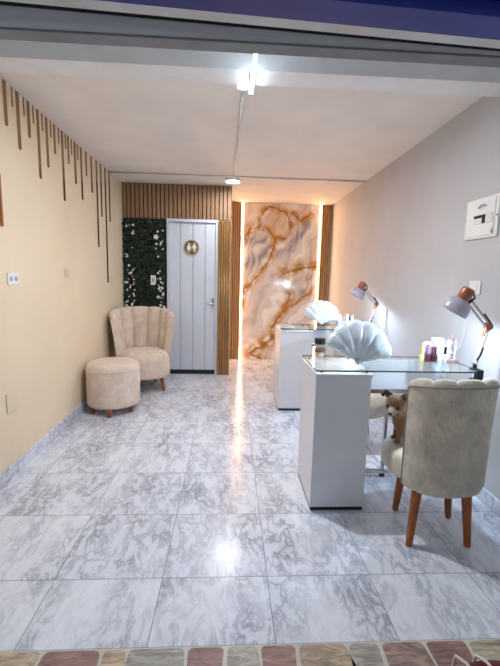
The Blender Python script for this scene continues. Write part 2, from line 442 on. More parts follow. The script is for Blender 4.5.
# marble artwork: swirls computed as the print's own pattern
def seg_d(p, pts):
    best = 9
    for a, b in zip(pts, pts[1:]):
        a, b = Vector(a), Vector(b); ab = b-a; tt = max(0, min(1, (p-a).dot(ab)/ab.length_squared)); best = min(best, (p-a-ab*tt).length)
    return best
def zu(l): return [((x-50)/245*1.14, (1-(y-110)/515)*2.36) for x, y in l]
GOLD = [(zu(l), w) for l, w in (([(60, 190), (85, 180), (100, 140), (125, 118), (180, 128), (205, 165), (190, 205), (140, 210), (110, 185)], .028),
    ([(205, 130), (235, 160), (262, 128)], .025), ([(150, 215), (152, 260), (132, 315), (95, 352), (62, 390), (50, 450)], .030),
    ([(285, 305), (235, 318), (185, 330)], .05), ([(185, 330), (172, 355), (200, 395), (190, 450), (165, 500), (155, 520)], .038),
    ([(275, 390), (225, 425), (190, 455)], .03), ([(152, 545), (120, 585), (85, 612), (125, 622)], .045), ([(60, 180), (52, 230)], .03))]
GREY = [(zu(l), w) for l, w in (([(60, 235), (95, 225), (135, 245), (110, 290), (70, 300)], .09), ([(175, 275), (205, 250), (232, 220), (248, 165)], .06),
    ([(240, 210), (205, 250)], .05), ([(270, 350), (220, 365), (250, 400)], .06))]
BLOB = (zu([(150, 165)])[0], .17)
def fbm(x, z, s, o=4):
    v = 0; a = .5
    for k in range(o): v += a*noise.noise((x*s, z*s, 3.1+k)); s *= 2; a *= .5
    return v
def mixc(a, b, t): t = max(0, min(1, t)); return tuple(p+(q-p)*t for p, q in zip(a, b))
def art(x, z):
    wx = x+.16*fbm(x, z, 1.7, 3)+.035*fbm(x+5, z, 7, 3); wz = z+.16*fbm(x+9, z+4, 1.7, 3)+.035*fbm(x, z+8, 7, 3)
    p = Vector((wx, wz))
    ph = (wx*.85-wz*.35)+.50*fbm(x+2, z*.7, 1.2)+.10*fbm(x, z, 4, 3)
    s = .5+.5*math.sin(ph*19); s2 = .5+.5*math.sin(ph*61+3*fbm(x, z, 3))
    c = mixc((222, 206, 196), (246, 240, 232), s); c = mixc(c, (190, 172, 172), .5*(s2**3)*(1-.6*s))
    for l, w in GREY:
        d = seg_d(p, l); c = mixc(c, (140, 128, 134), .85*math.exp(-(d/w)**2)*(.25+.75*s2))
    d = (p-Vector(BLOB[0])).length; c = mixc(c, (214, 166, 114), .6*math.exp(-(d/BLOB[1])**4)*(.5+.5*s2))
    n = fbm(x*1.1+7, z*1.1, 7, 3)
    for l, w in GOLD:
        d = seg_d(p, l)
        near = math.exp(-(d/(w*2.1))**2)
        c = mixc(c, (200, 138, 62), .9*near*max(0, min(1, .45+2.2*n+.4*s2)))
        wv = w*.42*max(.25, 1+2.6*n); core = math.exp(-(d/wv)**2)
        c = mixc(c, (150, 94, 40), .9*core)
        rim = math.exp(-((d-w*1.3)/(.22*w))**2); c = mixc(c, (128, 88, 56), .55*rim*max(0, min(1, 3*fbm(x+3, z, 5, 2)+.2)))
    return lin(c)
AX0, AX1, AZ0, AZ1 = .186, 1.330, .002, zc(YM)-.006
bm = bmesh.new(); nx, nz = 130, 268
gv = [[bm.verts.new((AX0+(AX1-AX0)*i/nx, YM-.012, AZ0+(AZ1-AZ0)*j/nz)) for i in range(nx+1)] for j in range(nz+1)]
for j in range(nz):
    for i in range(nx): bm.faces.new((gv[j][i], gv[j][i+1], gv[j+1][i+1], gv[j+1][i]))
back = [bm.verts.new((x, YM-.001, z)) for x, z in ((AX0, AZ0), (AX1, AZ0), (AX1, AZ1), (AX0, AZ1))]
bm.faces.new(back[::-1])
bm.faces.new([gv[0][i] for i in range(nx, -1, -1)]+back[:2]); bm.faces.new([gv[nz][i] for i in range(nx+1)]+[back[2], back[3]])
bm.faces.new([gv[j][0] for j in range(nz+1)]+[back[3], back[0]]); bm.faces.new([gv[j][nx] for j in range(nz, -1, -1)]+[back[1], back[2]])
k = NT('marble_print'); ca = k.n('ShaderNodeVertexColor', layer_name='print'); k.l(ca.outputs[0], k.b.inputs['Base Color']); k.b.inputs['Roughness'].default_value = .13
o = link('marble_panel', bm, k.m); tag(o, 'tall glossy marble panel with gold and grey swirls in the alcove', 'wall panel')
at_ = o.data.color_attributes.new('print', 'FLOAT_COLOR', 'POINT')
for i, v in enumerate(o.data.vertices): at_.data[i].color = art(v.co.x-AX0, v.co.z-AZ0)

def led(x0, x1, label):
    t = thing('led_light_strip', label, 'light strip', ((x0+x1)/2, YM, 0))
    h = (x1-x0)/2
    boxo('channel', M['plate'], t, -h, h, -.010, -.001, .012, zc(YM)-.008)
    boxo('diffuser', M['led'], t, -h*.8, h*.8, -.018, -.0102, .016, zc(YM)-.012)
led(.162, .182, 'glowing amber led strip along left edge of the marble panel')
led(1.334, 1.354, 'glowing amber led strip along right edge of the marble panel')

# ------------------------------------------------------------------ green wall
t = thing('artificial_green_wall', 'dark artificial foliage panel with white flowers left of the door', 'plant wall', (-1.068, YD, 0))
GX0, GX1, GZ0, GZ1 = -.258, .268, .09, 1.966
boxo('backing', M['leaf_back'], t, GX0, GX1, -.016, -.001, GZ0, GZ1)
bm = bmesh.new()
for i in range(3400):
    x = random.uniform(GX0+.01, GX1-.012); z = random.uniform(GZ0+.02, GZ1-.03); y = -.017-random.uniform(0, .045)
    L = random.uniform(.03, .06); wd = L*random.uniform(.16, .34); a = random.uniform(0, 2*PI); tl = random.uniform(-.2, .7)
    d = Vector((math.cos(a)*math.cos(tl), -abs(math.sin(tl)), math.sin(a)*math.cos(tl))); s = d.cross(Vector((0, -1, 0)))
    if s.length < .1: continue
    s.normalize(); p = Vector((x, y, z)); q = p+d*L
    q.x = max(GX0-.0, min(GX1, q.x)); q.y = min(q.y, -.004); q.z = min(q.z, GZ1)
    m_ = (p+q)/2; v = [bm.verts.new(p), bm.verts.new(m_+s*wd+Vector((0, -.004, 0))), bm.verts.new(q), bm.verts.new(m_-s*wd+Vector((0, -.004, 0)))]
    for w_ in v: w_.co.x = max(GX0-.003, min(GX1+.004, w_.co.x)); w_.co.y = min(w_.co.y, -.003)
    bm.faces.new((v[0], v[1], v[2])); bm.faces.new((v[0], v[2], v[3]))
link('foliage', bm, M['leaf'], t)
bm = bmesh.new()
for kk in range(5):
    a = kk*2*PI/5; d = Vector((math.cos(a), 0, math.sin(a))); s = Vector((-math.sin(a), 0, math.cos(a)))
    v = [bm.verts.new((0, 0, 0)), bm.verts.new(d*.011+s*.007+Vector((0, -.004, 0))), bm.verts.new(d*.019+Vector((0, -.003, 0))), bm.verts.new(d*.011-s*.007+Vector((0, -.004, 0)))]
    bm.faces.new(v)
lathe(bm, [(0, .006), (.004, .004), (.005, 0)], axis=(0, -1, 0), n=8)
f0 = link('flower', bm, M['petal'], t)
f0.location = (-.2, -.075, 1.86)
def rf(n, xr, zr, sr):
    for i in range(n):
        f = f0.copy(); col.objects.link(f); f.parent = t
        f.location = (random.uniform(*xr), -.07-random.uniform(0, .012), random.uniform(*zr)); s = random.uniform(*sr); f.scale = (s, s, s); f.rotation_euler = (random.uniform(-.3, .3), random.uniform(0, 3), random.uniform(-.4, .4))
rf(34, (-.235, -.105), (.7, 1.55), (.35, .85)); rf(6, (-.24, -.12), (1.6, 1.9), (.5, 1.)); rf(9, (-.23, -.12), (.75, 1.5), (.9, 1.3))
rf(26, (.165, .25), (.75, 1.35), (.35, .8)); rf(8, (.15, .25), (.8, 1.3), (.9, 1.25)); rf(9, (.13, .24), (1.35, 1.85), (.5, 1.))
f = f0.copy(); col.objects.link(f); f.parent = t; f.location = (.155, -.078, 1.74); f.scale = (1.9, 1.9, 1.9)
t2 = thing('light_switch', 'white light switch set in the dark green foliage wall', 'switch', (-.955, YD-.066, 1.215))
boxo('plate', M['plate'], t2, -.032, .032, -.008, 0, -.06, .06, bev=.003); boxo('rocker', M['plate_line'], t2, -.014, .014, -.012, -.008, -.025, .025, bev=.002)

# ------------------------------------------------------------------ ceiling lights, conduit
def conduit(pts, name, label):
    bm = bmesh.new(); tube(bm, pts, .008, 10); o = link(name, bm, M['strip'], None, smooth=True); tag(o, label, 'conduit')
conduit([(xl(4.545)+.002, 4.545, zc(4.545)-.0095), (XR-.002, 4.545, zc(4.545)-.0095)], 'cable_conduit', 'thin grey conduit running across the ceiling from wall to wall')
conduit([(.062, 2.47, zc(2.47)-.0095), (.022, 4.50, zc(4.5)-.0095)], 'cable_conduit', 'thin grey conduit running lengthwise from beam to ceiling lamp')
def disc_lamp(label, loc, r, m):
    t = thing('ceiling_lamp', label, 'ceiling light', loc)
    bm = bmesh.new(); lathe(bm, [(0, 0), (r*.8, 0), (r, -.012), (r, -.044), (r*.93, -.044), (r*.9, -.036), (0, -.036)], n=36); link('housing', bm, M['plate'], t, autosmooth=40)
    bm = bmesh.new(); lathe(bm, [(0, -.0365), (r*.89, -.0365), (r*.85, -.042), (0, -.043)], n=36); link('diffuser', bm, m, t, autosmooth=40)
disc_lamp('round lit white lamp on the ceiling where the conduits meet', (.014, 4.63, zc(4.63)-.001), .082, M['bulb'])
disc_lamp('small round lit lamp close behind the ceiling beam, at start of the conduit', (.060, 2.42, zc(2.42)-.001), .034, M['socket'])
t = thing('tube_light', 'slim cool white tube light passing under the front beam', 'tube light', (.102, 2.36, 2.343))
boxo('batten', M['plate'], t, -.013, .013, -.185, .0, -.016, -.0, bev=.002)
bm = bmesh.new(); tube(bm, [(0, -.47, -.028), (0, -.005, -.028)], .008, 12); link('tube', bm, M['tube'], t, autosmooth=40)
bm = bmesh.new(); tube(bm, [(0, -.0045, -.028), (0, .012, -.028)], .013, 12); box(bm, -.009, .009, -.004, .012, -.028, -.001); link('end_cap', bm, M['plate_line'], t, autosmooth=40)

# ------------------------------------------------------------------ drips on the left wall
DR = [(2.573, 2.154, .034), (2.653, 2.292, .012), (2.715, 2.06, .036), (2.792, 2.293, .013), (2.849, 2.176, .034), (2.915, 2.288, .013), (2.977, 1.943, .034), (3.043, 2.287, .015), (3.108, 2.054, .033), (3.175, 2.286, .016),
      (3.237, 2.186, .03), (3.311, 2.283, .017), (3.377, 1.864, .034), (3.441, 2.285, .018), (3.493, 2.182, .03), (3.562, 2.273, .019), (3.63, 2.052, .034), (3.692, 2.269, .02), (3.765, 1.943, .034), (3.882, 2.18, .03),
      (4.012, 2.054, .034), (4.15, 1.55, .036), (4.273, 1.866, .034), (4.405, 1.181, .038), (4.533, 1.849, .034)]
ORD = ['first', 'second', 'third', 'fourth', 'fifth', 'sixth', 'seventh', 'eighth', 'ninth', 'tenth', 'eleventh', 'twelfth', 'thirteenth', 'fourteenth', 'fifteenth', 'sixteenth', 'seventeenth', 'eighteenth', 'nineteenth', 'twentieth', 'twenty first', 'twenty second', 'third from last', 'longest', 'last']
for i, (y, z, w) in enumerate(DR):
    bm = bmesh.new(); h = w/2
    poly = [(y-h, zc(y-h)-.002), (y+h, zc(y+h)-.002)]+[(y+h*math.cos(a*PI/8), z+h-h*math.sin(a*PI/8)) for a in range(9)]
    prism(bm, poly, lambda a, b, t: (t+xl(a), a, b), .0006, .004)
    o = link('drip_strip', bm, M['gold']); kind = 'thin short' if w < .025 else 'wide long' if z < 2.0 else 'wide'
    if ORD[i] == 'longest': lb = 'longest bronze drip strip on the cream wall, next to last towards the door'
    elif ORD[i] == 'last': lb = 'last bronze drip strip on the cream wall, nearest the green wall'
    elif ORD[i] == 'third from last': lb = 'bronze drip strip third from last towards the green wall'
    else: lb = '%s bronze drip strip on the cream wall, %s counting from the front' % (kind, ORD[i])
    tag(o, lb, 'wall decoration', 'bronze drip strips on the left wall')

# wall plates
def plate(name, label, cat, side, y, z, hw, hh, m, kind):
    s = 1 if side == 'L' else -1
    x = xl(y) if side == 'L' else XR
    t = thing(name, label, cat, (x, y, z)); 
    def bx(n, mm, y0, y1, z0, z1, d0, d1, bev=.0015):
        a, b = sorted((s*d0, s*d1)); boxo(n, mm, t, a, b, y0, y1, z0, z1, bev=bev)
    bx('plate', m, -hw, hw, -hh, hh, .0005, .009, .003)
    if kind == 'socket':
        for yy in (-.5, .5):
            bm = bmesh.new(); lathe(bm, [(0, 0), (.016, 0), (.016, .002), (0, .002)], c=(s*.0092, yy*hw*.9, 0), axis=(s, 0, 0), n=20); link('receptacle', bm, M['plate_line'], t)
    elif kind == 'rocker': bx('rocker', m, -hw*.5, hw*.5, -hh*.6, hh*.6, .0092, .013)
    return t
plate('wall_socket', 'white double socket high on the cream wall near the front', 'socket', 'L', 2.53, 1.245, .06, .037, M['plate'], 'socket')
plate('wall_plate', 'cream blank plate low on the left wall above the skirting', 'wall plate', 'L', 2.43, .482, .058, .062, M['cream_plate'], 'blank')
plate('light_switch', 'cream light switch on left wall between socket and armchair', 'switch', 'L', 3.36, 1.285, .05, .035, M['cream_plate'], 'rocker')
plate('light_switch', 'cream light switch on left wall close to the green wall', 'switch', 'L', 4.53, 1.20, .04, .06, M['cream_plate'], 'rocker')
plate('wall_socket', 'white socket on right wall behind the nearest desk lamp', 'socket', 'R', 2.36, 1.258, .055, .042, M['plate'], 'rocker')

t = thing('wall_picture', 'brown wooden edged picture cut off at the left photo edge', 'picture', (XL, 2.325, 1.70))
boxo('canvas', mat('peach_canvas', (214, 170, 124), .7), t, .001, .012, -.09, .09, -.13, .13)
bm = bmesh.new(); box(bm, .001, .022, .0905, .112, -.15, .15, bev=.003); box(bm, .001, .022, -.112, -.0905, -.15, .15, bev=.003); box(bm, .001, .022, -.09, .09, .131, .15, bev=.003); box(bm, .001, .022, -.09, .09, -.15, -.131, bev=.003)
link('frame', bm, M['wood'], t)

# breaker panel
t = thing('breaker_panel', 'white electrical breaker panel high on the right wall', 'electrical panel', (XR, 2.36, 1.675))
boxo('cabinet', M['plate'], t, -.014, -.001, -.155, .155, -.12, .12, bev=.005)
boxo('cover', M['plate'], t, -.020, -.0142, -.128, .140, -.105, .105, bev=.003)
boxo('window_recess', M['plate_line'], t, -.0215, -.0202, -.118, .055, -.035, .018)
for i in range(3):
    boxo('breaker', M['dark'], t, -.027, -.0217, .030-i*.026, .052-i*.026, .0, .017, bev=.002); boxo('breaker_body', M['plate'], t, -.024, -.0217, .030-i*.026, .052-i*.026, -.034, -.001)
boxo('breaker', M['dark'], t, -.028, -.0217, -.052, -.030, -.033, .017, bev=.002)
for i in range(3): boxo('blank', M['plate'], t, -.024, -.0217, -.116+i*.0205, -.098+i*.0205, -.033, .016, bev=.001)
bm = bmesh.new(); tube(bm, [(-.0205, -.055, .066), (-.027, -.03, .074), (-.027, .0, .07), (-.0205, .02, .06)], .005, 8); link('latch', bm, M['plate_line'], t, smooth=True)
bm = bmesh.new(); prism(bm, [(-.132, -.098), (-.108, -.098), (-.12, -.062)], lambda a, b, t: (t, a, b), -.0212, -.0203); link('warning_triangle', bm, M['sign_rim'], t)
for yy in (.147, -.147):
    bm = bmesh.new(); lathe(bm, [(0, 0), (.005, 0), (.004, .003), (0, .003)], c=(-.0142, yy, 0), axis=(-1, 0, 0), n=10); link('screw', bm, M['dark'], t)

# ------------------------------------------------------------------ armchair family (barrel back with channels)
def spow(v, e): return math.copysign(abs(v)**e, v)
def barrel(root, fab, pipe, o_):
    """local +y is the direction the chair faces"""
    A, rx, ry, e, zb, zt, drop, flx, fly, th, nch, cb, sc, cy = (o_[k] for k in ('A', 'rx', 'ry', 'e', 'zb', 'zt', 'drop', 'flx', 'fly', 'th', 'nch', 'cb', 'sc', 'cy'))
    NTh = nch*10; NZ = 14; bm = bmesh.new(); secs = []; rim = []; edgeL = []; edgeR = []
    for i in range(NTh+1):
        u = -1+2*i/NTh; a = u*A
        ch = abs(math.sin((u+1)/2*nch*PI)); ch = ch**.55
        top = zt-drop*abs(u)**2.4-sc; up_ = sc*ch+.004
        endf = 1 if abs(u) < .95 else math.sqrt(max(.06, 1-((abs(u)-.95)/.05)**2))
        def P(r_off, z):
            tt = max(0, min(1, (z-zb)/(zt-zb))); fl = tt**1.8
            ex, ey = rx+flx*fl, ry+fly*fl
            x = spow(math.sin(a), e); y = -spow(math.cos(a), e)
            nrm = Vector((x/ex, y/ey)); nrm.normalize()
            return Vector((x*ex-nrm.x*r_off, cy+y*ey-nrm.y*r_off, z))
        s = []
        tht = th*endf
        for j in range(NZ+1):                       # outer face, upwards
            z = zb+(top-.02-zb)*j/NZ; s.append(P(0 if j else .012, z))
        rim.append(P(-.002, top-.016) if abs(u) < .97 else P(-.001, top-.03))
        for k_ in range(1, 6):                      # rolled top
            q = k_*PI/6; s.append(P(tht/2-tht/2*math.cos(q), top-.02+(.02+up_)*math.sin(q)))
        for j in range(NZ+1):                       # inner face, downwards
            z = top-.02-(top-.02-zb)*j/NZ; s.append(P(tht+cb*ch*(1-.4*j/NZ)-cb*.5, z))
        secs.append([bm.verts.new(p) for p in s])
        if i == 0: edgeL = [P(-.001, zb+.01+(top-.03-zb)*j/10) for j in range(11)]
        if i == NTh: edgeR = [P(-.001, zb+.01+(top-.03-zb)*j/10) for j in range(11)]
    n = len(secs[0])
    for a_, b_ in zip(secs, secs[1:]):
        for j in range(n): bm.faces.new((a_[j], b_[j], b_[(j+1) % n], a_[(j+1) % n]))
    bm.faces.new(secs[0]); bm.faces.new(secs[-1][::-1])
    bk = link('backrest', bm, fab, root, autosmooth=60)
    if pipe:
        bm = bmesh.new(); tube(bm, edgeL+rim+edgeR[::-1], .0032, 6); link('piping', bm, M['piping'], bk, smooth=True)
    # seat: plump rounded cushion with a seam
    bm = bmesh.new(); srx, sry, z0, z1, scy = o_['seat']; NS = 48
    prof = []
    H = z1-z0
    for j in range(0, 25):
        t_ = j/24
        if t_ < .16: q = t_/.16; prof.append((.90+.10*math.sin(q*PI/2), z0+H*.12*(1-math.cos(q*PI/2))))
        elif t_ < .5: q = (t_-.16)/.34; prof.append((1+.012*math.sin(q*PI), z0+H*(.12+.43*q)-(0)))
        elif t_ < .54: q = (t_-.5)/.04; prof.append((1-.014*math.sin(q*PI), z0+H*(.55+.02*q)))
        else: q = (t_-.54)/.46; prof.append((math.cos(q*PI/2)**.32 if q < 1 else 0, z0+H*(.57+.43*math.sin(q*PI/2)**.9)))
    rings = []
    for r_, z in prof:
        if r_ < .01: rings.append([bm.verts.new((0, scy, z))]); continue
        rings.append([bm.verts.new((srx*r_*spow(math.cos(2*PI*k_/NS), .85), scy+sry*r_*spow(math.sin(2*PI*k_/NS), .85), z)) for k_ in range(NS)])
    bm.faces.new(rings[0][::-1])
    for a_, b_ in zip(rings, rings[1:]):
        for k_ in range(NS):
            if len(b_) == 1: bm.faces.new((a_[k_], a_[(k_+1) % NS], b_[0]))
            else: bm.faces.new((a_[k_], a_[(k_+1) % NS], b_[(k_+1) % NS], b_[k_]))
    link('seat', bm, fab, root, autosmooth=70)
    for (bx_, by_, tx_, ty_) in o_['legs']:
        bm = bmesh.new(); tube(bm, [(bx_, by_, 0.0005), (bx_+(tx_-bx_)*.05, by_+(ty_-by_)*.05, .012), (tx_, ty_, o_['legtop'])], [o_['lr'][0]*.92, o_['lr'][0], o_['lr'][1]], 14)
        link('leg', bm, M['wood'], root, autosmooth=50)
    return root
GREY_O = dict(A=math.radians(76), rx=.222, ry=.225, e=.82, zb=.272, zt=.852, drop=.03, flx=.008, fly=.02, th=.066, nch=5, cb=.022, sc=.016, cy=.02,
              seat=(.226, .228, .285, .427, .07), legs=[(-.201, -.140, -.155, -.10), (.09, -.175, .085, -.13), (-.115, .155, -.10, .13), (.145, .055, .125, .07)], legtop=.30, lr=(.0165, .026))
c1 = thing('salon_chair', 'grey velvet barrel chair seen from behind with a small dog on it', 'chair', (1.088, 1.865, 0), math.radians(5), 'grey velvet salon chairs')
barrel(c1, M['grey_fabric'], True, GREY_O)
c2 = dup(c1, (.985, 2.95, 0), math.radians(182), 'grey velvet barrel chair behind the nearest desk, mostly hidden by it')
[c for c in c2.children if c.name.startswith('leg')][2].location.x = .06
CREAM_O = dict(A=math.radians(104), rx=.285, ry=.275, e=.9, zb=.175, zt=.905, drop=.075, flx=.085, fly=.065, th=.06, nch=7, cb=.045, sc=.012, cy=0,
               seat=(.278, .27, .165, .455, .055), legs=[(.21, .20, .17, .16), (-.20, .20, -.17, .16), (.16, -.2, .14, -.17), (-.16, -.2, -.14, -.17)], legtop=.185, lr=(.014, .024))
c3 = thing('armchair', 'cream channel back armchair in the corner before the green wall', 'armchair', (-.970, 4.40, 0), PI+math.radians(18))
barrel(c3, M['cream_fabric'], False, CREAM_O)

t = thing('ottoman', 'round cream fabric ottoman in front of the cream armchair', 'ottoman', (-1.088, 3.655, 0))
bm = bmesh.new(); lathe(bm, [(0, .075), (.230, .075), (.238, .082), (.240, .11), (.242, .25), (.241, .40), (.235, .445), (.215, .467), (.15, .476), (0, .480)], n=48)
link('body', bm, M['cream_fabric'], t, autosmooth=60)
bm = bmesh.new(); lathe(bm, [(.2395, .408), (.2445, .410), (.2445, .415), (.2395, .417)], n=48, closed=True); link('piping', bm, M['cream_fabric'], t, smooth=True)
for (x, y) in ((-.17, -.10), (.02, -.21), (.17, -.055), (.0, .19)):
    bm = bmesh.new(); tube(bm, [(x, y, .0005), (x, y, .08)], [.022, .026], 12); link('leg', bm, M['wood'], t, autosmooth=50)

# ------------------------------------------------------------------ manicure desks
GT = .808   # glass top height
def make_desk():
    t = thing('manicure_desk', 'white pedestal manicure desk with glass top nearest the front, beside the dog', 'desk', (.467, 2.003, 0), 0, 'white glass topped manicure desks')
    boxo('pedestal', M['white'], t, 0, .303, 0, .402, .022, .775, bev=.002)
    boxo('plinth', M['dark'], t, .004, .299, .004, .398, .0005, .0215)
    boxo('top_slab', M['white'], t, -.002, .315, -.006, .406, .7755, .791, bev=.003)
    bm = bmesh.new(); box(bm, 0, .925, .010, .408, .800, GT)
    bm.faces.ensure_lookup_table()
    o = link('glass_top', bm, [M['glass'], M['glass_edge']], t)
    for p in o.data.polygons:
        if abs(p.normal.z) < .5: p.material_index = 1
    for (x, y) in ((.036, .035), (.285, .035), (.036, .37), (.285, .37)):
        bm = bmesh.new(); lathe(bm, [(0, .7915), (.008, .7915), (.008, .7995), (0, .7995)], c=(x, y, 0), n=14); link('standoff', bm, M['dark'], t, autosmooth=40)
    boxo('apron', M['white'], t, .3035, .93, .372, .390, .60, .790, bev=.002)
    for n_, z in (('upper_rail', .585), ('lower_rail', .035)):
        boxo(n_, M['chrome'], t, .3035, .93, .368, .392, z-.0135, z+.0135, bev=.003)
    for x in (.56, .915):
        boxo('leg', M['chrome'], t, x-.011, x+.011, .369, .391, .049, .571, bev=.003)
    for x in (.56, .915): boxo('foot', M['dark'], t, x-.013, x+.013, .367, .393, .0005, .0213)
    return t
d1 = make_desk()
d2 = dup(d1, (.487, 3.646, 0), 0, 'white pedestal manicure desk with glass top at the back by the alcove')

def make_lamp():
    t = thing('desk_lamp', 'lit adjustable desk lamp with lavender shade clamped to the nearest desk', 'desk lamp', (1.366, 2.052, GT), 0, 'lavender clamp desk lamps')
    z0 = -GT
    bm = bmesh.new(); box(bm, -.018, .018, -.038, .022, .001, .012, bev=.002); box(bm, -.018, .018, -.056, -.0415, -.058, .012, bev=.002); box(bm, -.016, .016, -.0425, .016, -.058, -.046, bev=.002)
    tube(bm, [(0, -.01, -.046), (0, -.01, -.0095)], .005, 8); tube(bm, [(0, 0, .011), (0, 0, .04)], .011, 12)
    link('clamp', bm, M['dark'], t, autosmooth=40)
    El = Vector((.050, 0, .248)); Sh = Vector((-.068, 0, .378))
    bm = bmesh.new()
    for s in (-.009, .009): tube(bm, [(.0, s, .035), El+Vector((0, s, 0))], .0068, 8)
    link('lower_arm', bm, M['arm'], t, autosmooth=40)
    bm = bmesh.new(); dn = (Sh-El).normalized(); pn = Vector((dn.z, 0, -dn.x))
    for s in (-.012, .012): tube(bm, [El+pn*s+dn*.0, Sh+pn*s], .0064, 8)
    link('upper_arm', bm, M['arm'], t, autosmooth=40)
    bm = bmesh.new(); lathe(bm, [(0, -.016), (.02, -.016), (.022, 0), (.02, .016), (0, .016)], c=El, axis=(0, 1, 0), n=16); tube(bm, [El-Vector((0, 0, .005)), El+Vector((-.018, 0, -.055))], [.018, .011], 10); link('elbow', bm, M['rose'], t, autosmooth=40)
    bm = bmesh.new(); tube(bm, [El+pn*.02, El+pn*.022+dn*.07], .007, 8); link('spring', bm, M['dark'], t, autosmooth=40)
    bm = bmesh.new(); tube(bm, [(-.0, -.014, .06), (.004, -.03, .09), (.012, -.032, .12), (.022, -.018, .13)], .005, 8); link('arm_handle', bm, M['dark'], t, autosmooth=40)
    ax = Vector((.42, -.22, .88)).normalized(); C0 = Vector((-.136, 0, .356))
    bm = bmesh.new(); prof = [(.076, -.038), (.075, -.020), (.069, .006), (.057, .028), (.038, .042), (.024, .047), (.022, .043), (.036, .038), (.054, .024), (.066, .004), (.072, -.020), (.073, -.038)]
    lathe(bm, prof, c=C0, axis=ax, n=36, closed=True); shd = link('shade', bm, M['lavender'], t, smooth=True)
    bm = bmesh.new(); lathe(bm, [(0, .040), (.031, .042), (.034, .05), (.034, .096), (.030, .106), (.022, .110), (0, .110)], c=C0, axis=ax, n=26); link('cap', bm, M['rose'], t, autosmooth=40)
    bm = bmesh.new(); P0 = C0+ax*.05; tube(bm, [P0+Vector((.03, 0, .02)), P0+Vector((.056, 0, .03)), P0+Vector((.066, 0, .0)), Sh], .005, 8); tube(bm, [Sh-pn*.02, Sh+pn*.02], .008, 8); tube(bm, [C0+ax*.03+Vector((.04, 0, 0)), Sh], .009, 8); link('bracket', bm, M['dark'], t, smooth=True)
    bm = bmesh.new(); lathe(bm, [(0, .034), (.018, .030), (.020, .01), (.027, -.008), (.024, -.024), (0, -.032)], c=C0, axis=ax, n=18); link('bulb', bm, M['lampbulb'], t, smooth=True)
    ld = bpy.data.lights.new('lamp_light', 'POINT'); ld.energy = LAMP_W; ld.color = (.64, .82, 1); ld.shadow_soft_size = .02
    lo = bpy.data.objects.new('lamp_light', ld); col.objects.link(lo); lo.parent = t; lo.location = C0-ax*.040
    return t
l1 = make_lamp()
l2 = dup(l1, (1.36, 3.695, GT), 0, 'lit adjustable desk lamp with lavender shade at the back desk')

# cord from socket down to the near lamp
bm = bmesh.new(); tube(bm, [(XR-.014, 2.36, 1.25), (XR-.03, 2.37, 1.2), (XR-.02, 2.37, 1.1), (XR-.012, 2.40, .98), (XR-.02, 2.42, .88), (1.43, 2.44, .80), (1.43, 2.43, .70)], .0025, 6)
tag(link('power_cord', bm, M['cord'], None, smooth=True), 'thin white cord hanging from the right wall socket', 'cord')

# ------------------------------------------------------------------ shell pillows
def make_shell():
    t = thing('shell_pillow', 'pearly silver scallop shell pillow on the nearest glass desk', 'pillow', (.708, 2.065, GT+.002), 0, 'pearly shell pillows')
    lobes = 6; A0 = math.radians(-70); A1 = math.radians(70); NA = lobes*10; NR = 16
    def R(u):
        k_ = abs(math.sin(u*lobes*PI))**.6
        base = .246-.045*abs(2*u-1)**2
        return base*(.955+.045*k_)
    def pt(u, r, side):
        a = A0+(A1-A0)*u; Rm = R(u); rr = .02+(Rm-.02)*r
        lob = abs(math.sin(u*lobes*PI))**.6
        env = (max(0, 1-r**3.2))**.5*min(1, (r+.12)*1.6)*(1-abs(2*u-1)**6)**.5
        th = env*(.036+.014*lob)
        return Vector((rr*math.sin(a), side*th, rr*math.cos(a)))
    bm = bmesh.new()
    F = [[bm.verts.new(pt(i/NA, j/NR, -1)) for j in range(NR+1)] for i in range(NA+1)]
    B = [[bm.verts.new(pt(i/NA, j/NR, 1)) for j in range(NR+1)] for i in range(NA+1)]
    for i in range(NA):
        for j in range(NR):
            bm.faces.new((F[i][j], F[i+1][j], F[i+1][j+1], F[i][j+1])); bm.faces.new((B[i][j], B[i][j+1], B[i+1][j+1], B[i+1][j]))
    bmesh.ops.remove_doubles(bm, verts=bm.verts, dist=.0008)
    lathe(bm, [(0, -.022), (.014, -.015), (.019, 0), (.014, .015), (0, .022)], c=(0, 0, .012), axis=(0, 1, 0), n=16)
    M_ = Matrix.Translation((0, 0, .026)) @ Matrix.Rotation(math.radians(9), 4, 'Y') @ Matrix.Rotation(math.radians(-16), 4, 'X')
    bmesh.ops.transform(bm, matrix=M_, verts=bm.verts)
    link('cushion', bm, M['shell'], t, autosmooth=70)
    bm = bmesh.new()
    for s in range(1, lobes):
        u = s/lobes; tube(bm, [M_ @ (pt(u, r/12, -1)+Vector((0, -.002, 0))) for r in range(1, 13)], [.0035]*12, 6)
    link('piping', bm, M['shell_pipe'], t, smooth=True)
    return t
s1 = make_shell()
s2 = dup(s1, (.915, 3.83, GT+.002), 0, 'pearly silver scallop shell pillow on the back desk')

